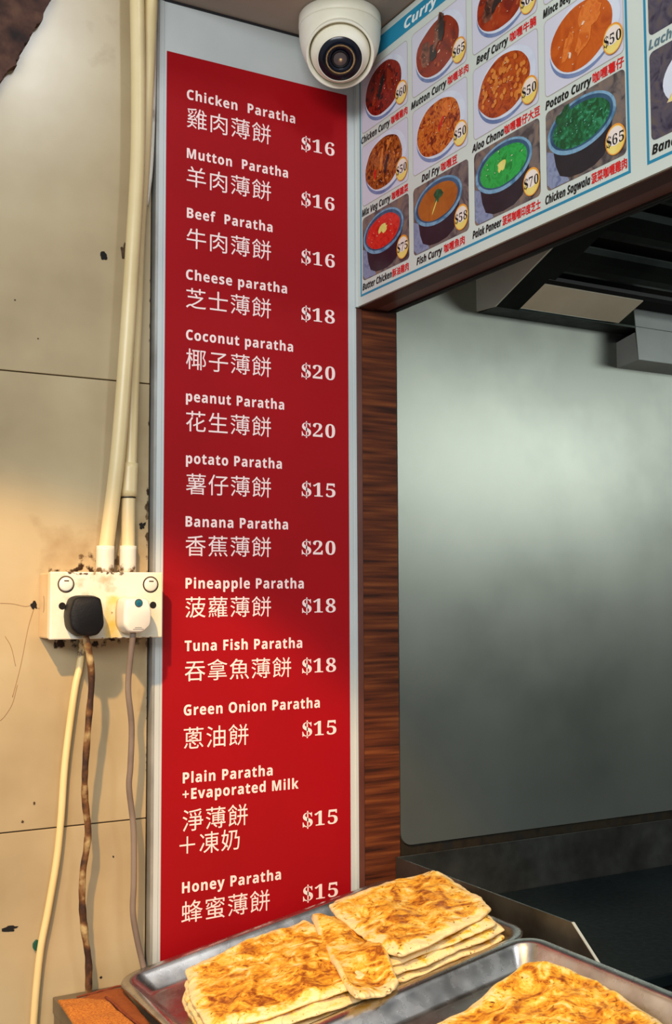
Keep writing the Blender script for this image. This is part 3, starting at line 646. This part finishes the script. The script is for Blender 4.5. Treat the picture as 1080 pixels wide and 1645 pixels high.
cb = tube('power_cord', [wp(136, 1012, -.068), wp(138, 1024, -.068), wp(145, 1060, -.062), wp(147, 1100, -.055), wp(143, 1150, -.05), wp(137, 1232, -.042), wp(136.5, 1282, -.036), wp(141.5, 1332, -.031), wp(139, 1365, -.029), wp(133.5, 1398, -.028), wp(132, 1448, -.026), wp(136, 1498, -.023), wp(142, 1541, -.020), wp(142.5, 1582, -.018), wp(142, 1660, -.014), wp(142, 1750, -.010)], .0042, browncord_m, wob=.25)
cb.parent = blk; rel(cb, blk); cb['label'] = 'grimy brown patched cord'
cg = tube('power_cord', [wp(214, 1012, -.066), wp(213.5, 1022, -.066), wp(208, 1070, -.058), wp(206, 1110, -.05), wp(211.5, 1166, -.042), wp(209.5, 1232, -.036), wp(207.5, 1266, -.034), wp(214.5, 1332, -.03), wp(215, 1415, -.028), wp(213.5, 1464, -.027), wp(220, 1507, -.026), wp(230, 1551, -.024), wp(234, 1572, -.022), wp(236, 1600, -.014)], .0039, graycord_m)
cg.parent = wht; rel(cg, wht); cg['label'] = 'smooth grey cord'
py_ = tag(tube('cable_conduit', [wp(133, 1024, .001), wp(128, 1070, -.000), wp(121.5, 1100, -.001), wp(114, 1150, -.001), wp(104, 1232, -.001), wp(98, 1315, -.001), wp(91, 1382, -.001), wp(77, 1464, -.001), wp(66, 1520, -.001), wp(59, 1580, -.001), wp(54, 1645, -.001), wp(48, 1760, -.001)], .0046, mat('yellow_cream_conduit', [(232, 206, 150), (226, 196, 132)], rough=.4, scale=8)), 'slim yellowish pipe sloping down the tiles from the socket box', 'pipe')
grime(MATS['yellow_cream_conduit'], [(.3, .5, 1.375, 1.5, .03, .66)], (70, 42, 22), scale=90, thr=.5, soft=.06)
# ragged dark scrap at the top of the tiles
pts = [(-80, -60), (110, -60), (92, -22), (80, 0), (72, 18), (63, 38), (57, 43), (52, 54), (47, 57), (45, 66), (39, 70), (38, 78), (31, 84), (30, 93), (25, 97), (27, 106), (20, 107), (14, 112), (9, 118), (5, 127), (0, 135), (-30, 190), (-80, 260)]
rr = []
random.seed(2)
for (a, b_) in zip(pts, pts[1:]+pts[:1]):
    k = 4 if a[0] > -60 and b_[0] > -60 and a[1] > -50 else 1
    for t in range(k):
        x = a[0]+(b_[0]-a[0])*t/k; y = a[1]+(b_[1]-a[1])*t/k
        if k > 1 and t: x += random.uniform(-3, 3); y += random.uniform(-1, 1)
        p = at(x, y, 1, -.004); rr.append((p.x, p.z))
tag(fin('torn_scrap', poly_prism(rr, 1, -.006, TY), scrap_m), 'ragged dark brown scrap stuck high on the left tiles', 'scrap')

# ------------------------------------------------------------------ hood
hd = empty('extractor_hood', (1.08, 0, 1.905), 'greasy steel extractor hood with baffle filters over the griddle', 'hood')
def hs(o): return rel(o, hd)
sl = (1.961-1.908)/(0.178-0.048)             # slope of the underside
def hz(y): return 1.909+sl*(-y-0.048)
HX1 = 2.6; YF = -0.62
hs(fin('end_plate', poly_prism([(0, 1.912), (-.048, 1.909), (YF, hz(YF)), (YF, 2.7), (0, 2.7)], 0, 1.080, 1.083), mat('pale_end_plate', [(196, 200, 188), (214, 218, 206)], rough=.5, metal=.0, scale=6, rvar=.08), hd))
hs(fin('wall_flange', bxm(1.083, HX1, -.048, -.001, 1.909, 1.9125), hood_m, hd))
def incl(name, x0, x1, ya, yb, th, m, lift=0.0, bev=0):
    return hs(fin(name, poly_prism([(ya, hz(ya)+lift), (yb, hz(yb)+lift), (yb, hz(yb)+lift+th), (ya, hz(ya)+lift+th)], 0, x0, x1), m, hd))
incl('side_frame', 1.083, 1.128, -.048, YF, .004, hood_m)
incl('painted_reflection_panel', 1.128, 1.338, -.0535, -.112, .003, hoodl_m)
incl('frame_bar', 1.128, HX1, -.113, -.122, .006, black_m, .001)
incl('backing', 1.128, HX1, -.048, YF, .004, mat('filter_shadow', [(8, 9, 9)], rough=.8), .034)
incl('frame_rail', 1.130, 1.142, -.122, YF, .010, hood_m, .002)
# baffle slats: tilted rounded channels running along the wall
ys = -.126
for i in range(10):
    ya, yb = ys-i*.082, ys-i*.082-.056
    if yb < YF: break
    prof = []
    for t in range(7):
        a = math.pi*t/6; prof.append(((ya+yb)/2+(ya-yb)/2*math.cos(a), hz((ya+yb)/2+(ya-yb)/2*math.cos(a))+.016-.013*math.sin(a)))
    prof += [(y, z+.002) for y, z in prof[::-1]]
    hs(fin('baffle_slat', poly_prism(prof, 0, 1.144+i*.0, HX1-.02), hood_m, hd))
incl('front_frame', 1.083, HX1, YF+.02, YF, .006, hood_m)
# grease gutter box at the right
gx = 1.383
gt = poly_prism([(0, 1.893), (0, 1.848), (-.052, 1.853), (-.045, 1.902)], 0, gx, HX1-.3)
hs(fin('grease_gutter', gt, gutter_m, hd))
hs(fin('gutter_front', poly_prism([(-.0522, 1.8525), (-.0535, 1.8535), (-.041, 1.985), (-.039, 1.985)], 0, gx, HX1-.3), gutter_m, hd))

# ------------------------------------------------------------------ griddle
gr = empty('griddle', (1.5, -0.2, 0.9), 'flat black griddle with steel splash back against the kitchen wall', 'griddle')
def gs(o): return rel(o, gr)
ZG, ZT, GX = 0.984, 1.061, 0.918
gs(fin('cooking_plate', bxm(GX+.003, 2.3, -.410, -.004, ZG-.016, ZG, bev=.002), griddle_m, gr))
gs(fin('splash_back', bxm(GX+.001, 2.3, -.0035, -.0008, ZG-.016, ZT, bev=.0006, seg=1), steel2_m, gr))
gs(fin('side_guard', poly_prism([(-.0008, ZT), (-.394, ZT), (-.4935, ZG-.004), (-.4935, ZG-.016), (-.0008, ZG-.016)], 0, GX-.0025, GX), steel2_m, gr))
gs(fin('guard_edge_highlight', poly_prism([(-.3925, ZT+.0005), (-.3945, ZT+.0005), (-.4945, ZG-.004), (-.4930, ZG-.005)], 0, GX-.0030, GX+.0004), gutter_m, gr))  # lighter strip added as a painted highlight along the slanted edge
gs(fin('body', bxm(GX+.003, 2.3, -.40, -.004, 0.72, ZG-.017, bev=.003), black_m, gr))
for x in (GX+.05, 2.2):
    for y in (-.06, -.36): gs(fin('leg', bxm(x, x+.03, y, y+.03, 0, .72), black_m, gr))
tag(tube('gas_pipe', [(0.94, -.47, .93), (1.3, -.47, .93), (2.2, -.47, .93)], .007, mat('aged_brass', [(120, 104, 50), (150, 136, 80)], rough=.4, metal=.8, scale=20), seg=12), 'aged brass pipe running in front of the griddle', 'pipe')

# ------------------------------------------------------------------ steel counter under the trays
ZK = 0.944
ct = empty('steel_counter', (0.65, -0.4, 0.0), 'steel counter carrying the paratha trays and the orange cloth', 'counter')
def cs(o): return rel(o, ct)
cs(fin('top', bxm(0.403, 0.903, -1.0, 0.0070, ZK-.02, ZK, bev=.0015), counter_m, ct))
cs(fin('side_panel', poly_prism([(0.006, ZK-.02), (-.98, ZK-.02), (-.98, .10), (0.006, .10)], 0, 0.405, 0.412), counter_m, ct))
cs(fin('front_panel', bxm(0.412, 0.90, -.98, -.972, .10, ZK-.02), counter_m, ct))
cs(fin('side_panel', bxm(0.893, 0.90, -.972, 0.006, .10, ZK-.02), counter_m, ct))
for x in (.41, .86):
    for y in (-.97, -.035): cs(fin('leg', bxm(x, x+.035, y, y+.035, 0, .10), counter_m, ct))

# ------------------------------------------------------------------ trays
TA = Vector((0.477, -.03, 0.965)); th = math.radians(10.207)
ES = Vector((math.cos(th), 0, math.sin(th))); EN = Vector((-math.sin(th), 0, math.cos(th))); EW = Vector((0, -1, 0))
def TM(o, s, w_, n):
    p = TA+ES*s+EW*w_+EN*n
    return Matrix(((ES.x, EW.x, EN.x, p.x), (ES.y, EW.y, EN.y, p.y), (ES.z, EW.z, EN.z, p.z), (0, 0, 0, 1)))
def make_tray(name, label, s0, s1, w0, w1, lift, depth=.024):
    e = empty(name, (0, 0, 0), label, 'tray', 'steel serving trays'); e.matrix_world = TM(None, s0, w0, lift)
    L_, W_ = s1-s0, w1-w0; bm = bmesh.new(); rings = []
    # (inset, height, corner radius)
    prof = [(.000, -.0035, .034), (-.0012, -.0015, .035), (.0, .0005, .034), (.002, .0012, .032), (.0095, .0006, .026), (.0115, -.0008, .024), (.0140, -.0045, .023), (.0270, -depth+.0040, .019), (.0300, -depth+.0010, .018), (.0350, -depth, .016), (.06, -depth-.0002, .01)]
    for ins, h, r in prof: rings.append([bm.verts.new((x, y, h)) for x, y in rrect(ins, L_-ins, ins, W_-ins, max(r, .004), 8)])
    for a, b in zip(rings, rings[1:]):
        n = len(a)
        for i in range(n): bm.faces.new((a[i], a[(i+1) % n], b[(i+1) % n], b[i]))
    bm.faces.new(rings[-1])
    me = bpy.data.meshes.new('pan'); bmesh.ops.recalc_face_normals(bm, faces=bm.faces); bm.to_mesh(me); bm.free()
    o = link('pan', me, tray_m, e, smooth=True)
    md = o.modifiers.new('sheet', 'SOLIDIFY'); md.thickness = .0008; md.offset = -1
    return e
make_tray('serving_tray', 'steel tray against the red sign holding two stacks of parathas', -.004, .425, -.004, .316, 0)
make_tray('serving_tray', 'nearer steel tray at the bottom right edge of the picture', -.03, .411, .3225, .655, .0055)

# support under the raised right ends
cs2 = tag(fin('support_block', poly_prism([(0.80, ZK), (0.893, ZK), (0.893, .9925), (0.80, .9765)], 1, -.62, -.05), counter_m), 'low steel wedge under the raised ends of the trays', 'block')

# ------------------------------------------------------------------ parathas
def paratha_mat():
    m = bpy.data.materials.new('fried_paratha'); m.use_nodes = True; nt = m.node_tree; N = nt.nodes; L = nt.links
    b = N['Principled BSDF']; b.inputs['Roughness'].default_value = .42; b.inputs['Specular IOR Level'].default_value = .45
    b.inputs['Subsurface Weight'].default_value = .08; b.inputs['Subsurface Radius'].default_value = (.01, .004, .001); b.inputs['Subsurface Scale'].default_value = .3
    tc = N.new('ShaderNodeTexCoord'); oi = N.new('ShaderNodeObjectInfo')
    ad = N.new('ShaderNodeVectorMath'); ad.operation = 'ADD'; L.new(tc.outputs['Object'], ad.inputs[0])
    sc_ = N.new('ShaderNodeVectorMath'); sc_.operation = 'SCALE'; sc_.inputs['Scale'].default_value = 7.0
    cmb = N.new('ShaderNodeCombineXYZ'); L.new(oi.outputs['Random'], cmb.inputs[0]); L.new(cmb.outputs[0], sc_.inputs[0]); L.new(sc_.outputs[0], ad.inputs[1])
    def noi(s, d, dist, det=6):
        t = N.new('ShaderNodeTexNoise'); t.inputs['Scale'].default_value = s; t.inputs['Detail'].default_value = det; t.inputs['Distortion'].default_value = dist
        L.new(ad.outputs[0], t.inputs['Vector']); return t
    at_ = N.new('ShaderNodeAttribute'); at_.attribute_name = 'edge'
    n1 = noi(24, 0, 2.6, 10); n2 = noi(95, 0, 2.0, 8); n3 = noi(150, 0, 0)
    s1 = N.new('ShaderNodeMath'); s1.operation = 'MULTIPLY_ADD'; s1.inputs[1].default_value = .45; L.new(n2.outputs['Fac'], s1.inputs[0]); L.new(n1.outputs['Fac'], s1.inputs[2])
    s2 = N.new('ShaderNodeMath'); s2.operation = 'MULTIPLY_ADD'; s2.inputs[1].default_value = -.34; L.new(at_.outputs['Fac'], s2.inputs[0]); L.new(s1.outputs[0], s2.inputs[2])
    r = N.new('ShaderNodeValToRGB'); e = r.color_ramp.elements
    e[0].position = .50; e[0].color = lin((240, 214, 160)); e[1].position = 1.0; e[1].color = lin((120, 52, 12))
    for p, c in ((.58, (238, 206, 116)), (.67, (230, 178, 62)), (.765, (212, 146, 40)), (.87, (160, 92, 26))):
        x = e.new(p); x.color = lin(c)
    n4 = noi(8, 0, 1.0, 4); s3_ = N.new('ShaderNodeMath'); s3_.operation = 'MULTIPLY_ADD'; s3_.inputs[1].default_value = .5; L.new(n4.outputs['Fac'], s3_.inputs[0]); L.new(s2.outputs[0], s3_.inputs[2])
    s4_ = N.new('ShaderNodeMath'); s4_.operation = 'SUBTRACT'; s4_.inputs[1].default_value = .25; L.new(s3_.outputs[0], s4_.inputs[0])
    L.new(s4_.outputs[0], r.inputs[0])
    # scorched specks
    r2 = N.new('ShaderNodeValToRGB'); r2.color_ramp.elements[0].position = .625; r2.color_ramp.elements[0].color = (0, 0, 0, 1); r2.color_ramp.elements[1].position = .72; r2.color_ramp.elements[1].color = (1, 1, 1, 1)
    L.new(n2.outputs['Fac'], r2.inputs[0])
    mx = N.new('ShaderNodeMix'); mx.data_type = 'RGBA'; L.new(r2.outputs[0], mx.inputs[0]); L.new(r.outputs[0], mx.inputs[6]); mx.inputs[7].default_value = lin((92, 44, 16))
    L.new(mx.outputs[2], b.inputs['Base Color'])
    bp = N.new('ShaderNodeBump'); bp.inputs['Strength'].default_value = .8; bp.inputs['Distance'].default_value = .0025
    L.new(s1.outputs[0], bp.inputs['Height']); bp2 = N.new('ShaderNodeBump'); bp2.inputs['Strength'].default_value = .35; bp2.inputs['Distance'].default_value = .001
    L.new(n3.outputs['Fac'], bp2.inputs['Height']); L.new(bp.outputs[0], bp2.inputs['Normal']); L.new(bp2.outputs[0], b.inputs['Normal'])
    return m
PM = paratha_mat()
def paratha(label, corners, n0, th_, seed, tilt=None, lobes=2, G=56, group=None, name='paratha', warp=None):
    """folded square flatbread; corners = 4 (s, w) tray coordinates in order; n0 = height of its underside"""
    cs_ = Vector((sum(c[0] for c in corners)/4, sum(c[1] for c in corners)/4))
    q = [Vector(c)-cs_ for c in corners]; bm = bmesh.new(); lay = bm.verts.layers.float.new('edge')
    tilt = tilt or (0, 0)
    def P2(a, b):
        # rounded square parameters, then bilinear between the corners
        k = .16; aa = a*math.sqrt(1-k*b**4)*1.03; bb = b*math.sqrt(1-k*a**4)*1.03
        w1 = 1+.045*noise.noise(Vector((a*2.2, b*2.2, seed*5.3)))+.022*noise.noise(Vector((a*7, b*7, seed*2.3)))
        aa *= w1; bb *= w1; u, v = (aa+1)/2, (bb+1)/2
        return q[0]*(1-u)*(1-v)+q[1]*u*(1-v)+q[2]*u*v+q[3]*(1-u)*v
    def base(x, y):
        z = tilt[0]*x+tilt[1]*y+.0028*noise.noise(Vector((x*16, y*16, seed*.7)))
        if warp: z += warp(x, y)
        return z
    top, bot = {}, {}
    for i in range(G+1):
        for j in range(G+1):
            a, b = -1+2*i/G, -1+2*j/G
            # crowd samples towards the rim
            a = math.copysign(1-(1-abs(a))**1.4, a); b = math.copysign(1-(1-abs(b))**1.4, b)
            p = P2(a, b); e = max(abs(a), abs(b)); prof = math.sqrt(max(0, 1-e**9))
            bumps = .0030*noise.noise(Vector((p.x*48, p.y*48, seed+.3)))+.0019*noise.noise(Vector((p.x*110, p.y*110, seed+9.3)))
            ridge = .0012*math.exp(-((e-.86)/.06)**2)
            z0 = base(p.x, p.y)
            v = bm.verts.new((p.x, p.y, z0+th_/2+th_/2*prof+(bumps+ridge+.0022*math.sin(p.x*70+p.y*35+3*noise.noise(Vector((p.x*9, p.y*9, seed)))+seed))*prof)); v[lay] = min(1, max(0, (e-.80)/.2)); top[i, j] = v
            if i in (0, G) or j in (0, G): bot[i, j] = v
            else:
                v = bm.verts.new((p.x, p.y, z0+th_/2-th_/2*prof)); v[lay] = .5; bot[i, j] = v
    for i in range(G):
        for j in range(G):
            bm.faces.new((top[i, j], top[i+1, j], top[i+1, j+1], top[i, j+1]))
            f = [bot[i, j], bot[i, j+1], bot[i+1, j+1], bot[i+1, j]]
            try: bm.faces.new(f)
            except ValueError: pass
    bmesh.ops.recalc_face_normals(bm, faces=bm.faces)
    me = bpy.data.meshes.new(name); bm.to_mesh(me); bm.free()
    o = link(name, me, PM, smooth=True); o.matrix_world = TM(None, cs_.x, cs_.y, n0)
    tag(o, label, 'flatbread', group or 'parathas piled on the trays'); return o
FL = -.0222
def tpx(px, py, n):
    d = ray(px, py); o = TA+EN*n-CAM; p = CAM+d*(EN.dot(o)/EN.dot(d))-TA; return (p.dot(ES), p.dot(EW))
# left stack
lc = [tpx(292, 1556, .0195), tpx(492, 1472, .0195), tpx(606, 1568, .0195), tpx(335, 1655, .0195)]
lc_ = [(.050, .086), (.236, .072), (.218, .296), (.050, .300)]
def jit(c, d, ds=0, dw=0):
    return [(s+random.uniform(-d, d)+ds, w_+random.uniform(-d, d)+dw) for s, w_ in c]
random.seed(21)
paratha('lowest paratha of the left stack, flat on the tray floor', jit(lc, .005, -.004, .012), FL, .010, 1)
paratha('second paratha up in the left stack', jit(lc, .005, -.006, .004), FL+.0105, .010, 2)
paratha('third paratha up in the left stack', jit(lc, .004, -.003, .008), FL+.021, .010, 3)
paratha('top paratha of the left stack, golden and nearest the cloth', lc, FL+.0315, .0115, 4)
# right stack
rc = [tpx(520, 1456, .028), tpx(702, 1398, .028), tpx(796, 1455, .028), tpx(640, 1536, .028)]
rb = [tpx(560, 1470, .010), tpx(716, 1420, .010), tpx(828, 1490, .010), tpx(612, 1566, .010)]
random.seed(33)
for i, lb in enumerate(['lowest paratha of the right stack on the tray floor', 'second paratha from below in the right stack', 'third paratha from below in the right stack', 'fourth paratha from below, just under the top right one']):
    paratha(lb, [(min(max(s, .205), .414), min(max(w_, .03), .289)) for s, w_ in jit(rb, .008, .001*(i % 2), -.002*i)], FL+i*.0098+.0005, .0096, 11+i)
paratha('top paratha of the right stack, rising to a peak at the back', rc, FL+.0402, .0115, 17, warp=lambda x, y: .006*max(0, (-y-.02)/.1)**1.3)
# folded pieces between both stacks
paratha('crumpled folded paratha wedged between the two stacks', [tpx(496, 1472, .022), tpx(580, 1450, .022), tpx(644, 1576, .022), tpx(572, 1616, .022)], FL+.034, .012, 23, tilt=(-.10, 0), warp=lambda x, y: .004*math.sin(x*70+1)+.003*math.sin(y*50))
paratha('paratha scrap jutting out under the left stack edge', [(.196, .215), (.246, .205), (.244, .290), (.190, .292)], FL+.014, .012, 24, tilt=(0, -.06))
# second tray
random.seed(44)
t2 = [tpx(640, 1680, .005), tpx(852, 1556, .005), tpx(958, 1570, .005), tpx(1130, 1690, .005)]
D2 = .0055
paratha('lower paratha on the nearer tray', jit(t2, .005), FL+D2, .010, 31)
paratha('top paratha on the nearer tray, brown speckled', t2, FL+D2+.0105, .012, 32, warp=lambda x, y: .012*math.exp(-((x-.04)/.06)**2-((y+.08)/.05)**2))

# ------------------------------------------------------------------ orange cloth
def cloth():
    e = empty('kitchen_cloth', (0.45, -.06, ZK), 'folded orange terry cloth on the steel counter left of the tray', 'cloth')
    om = mat('orange_terry', [(180, 98, 30), (222, 142, 52)], rough=.95, scale=420, bump=1.0, bscale=900)
    om2 = mat('orange_terry_underside', [(150, 76, 26), (176, 92, 36)], rough=.95, scale=160, stretch=(1, 6, 1), bump=.8, bscale=500)
    tmn = mat('brown_hem', [(110, 48, 22), (130, 60, 30)], rough=.9, scale=120)
    def sheet(name, pts, z0, z1, m, seed, n=26):
        # bilinear patch with ripples and real thickness
        bm = bmesh.new(); q = [Vector(p) for p in pts]; T, Bt = {}, {}
        for i in range(n+1):
            for j in range(n+1):
                u, v = i/n, j/n; p = q[0]*(1-u)*(1-v)+q[1]*u*(1-v)+q[2]*u*v+q[3]*(1-u)*v
                h = .0022*noise.noise(Vector((p.x*40, p.y*40, seed)))+.0035*abs(noise.noise(Vector((p.x*18, p.y*18, seed+4))))
                ed = min(u, v, 1-u, 1-v); rn = math.sqrt(min(1, ed/.04)) if ed < .04 else 1
                zz = z0+(z1-z0)*.5
                T[i, j] = bm.verts.new((p.x-.45, p.y+.06, zz+(z1-z0)*.5*rn+h*rn-ZK))
                Bt[i, j] = T[i, j] if i in (0, n) or j in (0, n) else bm.verts.new((p.x-.45, p.y+.06, zz-(z1-z0)*.5*rn-ZK))
        for i in range(n):
            for j in range(n):
                bm.faces.new((T[i, j], T[i+1, j], T[i+1, j+1], T[i, j+1]))
                try: bm.faces.new((Bt[i, j], Bt[i, j+1], Bt[i+1, j+1], Bt[i+1, j]))
                except ValueError: pass
        return fin(name, bm, m, e, smooth=True)
    g = lambda px, py, z=ZK+.006: (at(px, py, 2, z).x, at(px, py, 2, z).y)
    sheet('lower_fold', [g(120, 1604), g(196, 1584), g(262, 1668), g(150, 1700)], ZK+.0005, ZK+.0065, om2, 2)
    sheet('upper_fold', [g(92, 1604, ZK+.013), g(168, 1603, ZK+.013), g(250, 1672, ZK+.013), g(150, 1690, ZK+.013)], ZK+.0070, ZK+.0135, om, 5)
    a, b = Vector((*g(170, 1602, ZK+.012), ZK+.012)), Vector((*g(252, 1672, ZK+.012), ZK+.012))
    pts = [a.lerp(b, t/6)+Vector((0, 0, .0008*math.sin(t*2))) for t in range(7)]
    tube('hem', [(p.x-.45, p.y+.06, p.z-ZK) for p in pts], .0016, tmn, e, seg=8)
    a, b = Vector((*g(124, 1602, ZK+.008), ZK+.008)), Vector((*g(196, 1583, ZK+.008), ZK+.008))
    pts = [a.lerp(b, t/6)+Vector((0, 0, .0006*math.sin(t*3))) for t in range(7)]
    tube('hem', [(p.x-.45, p.y+.06, p.z-ZK) for p in pts], .0014, tmn, e, seg=8)
cloth()
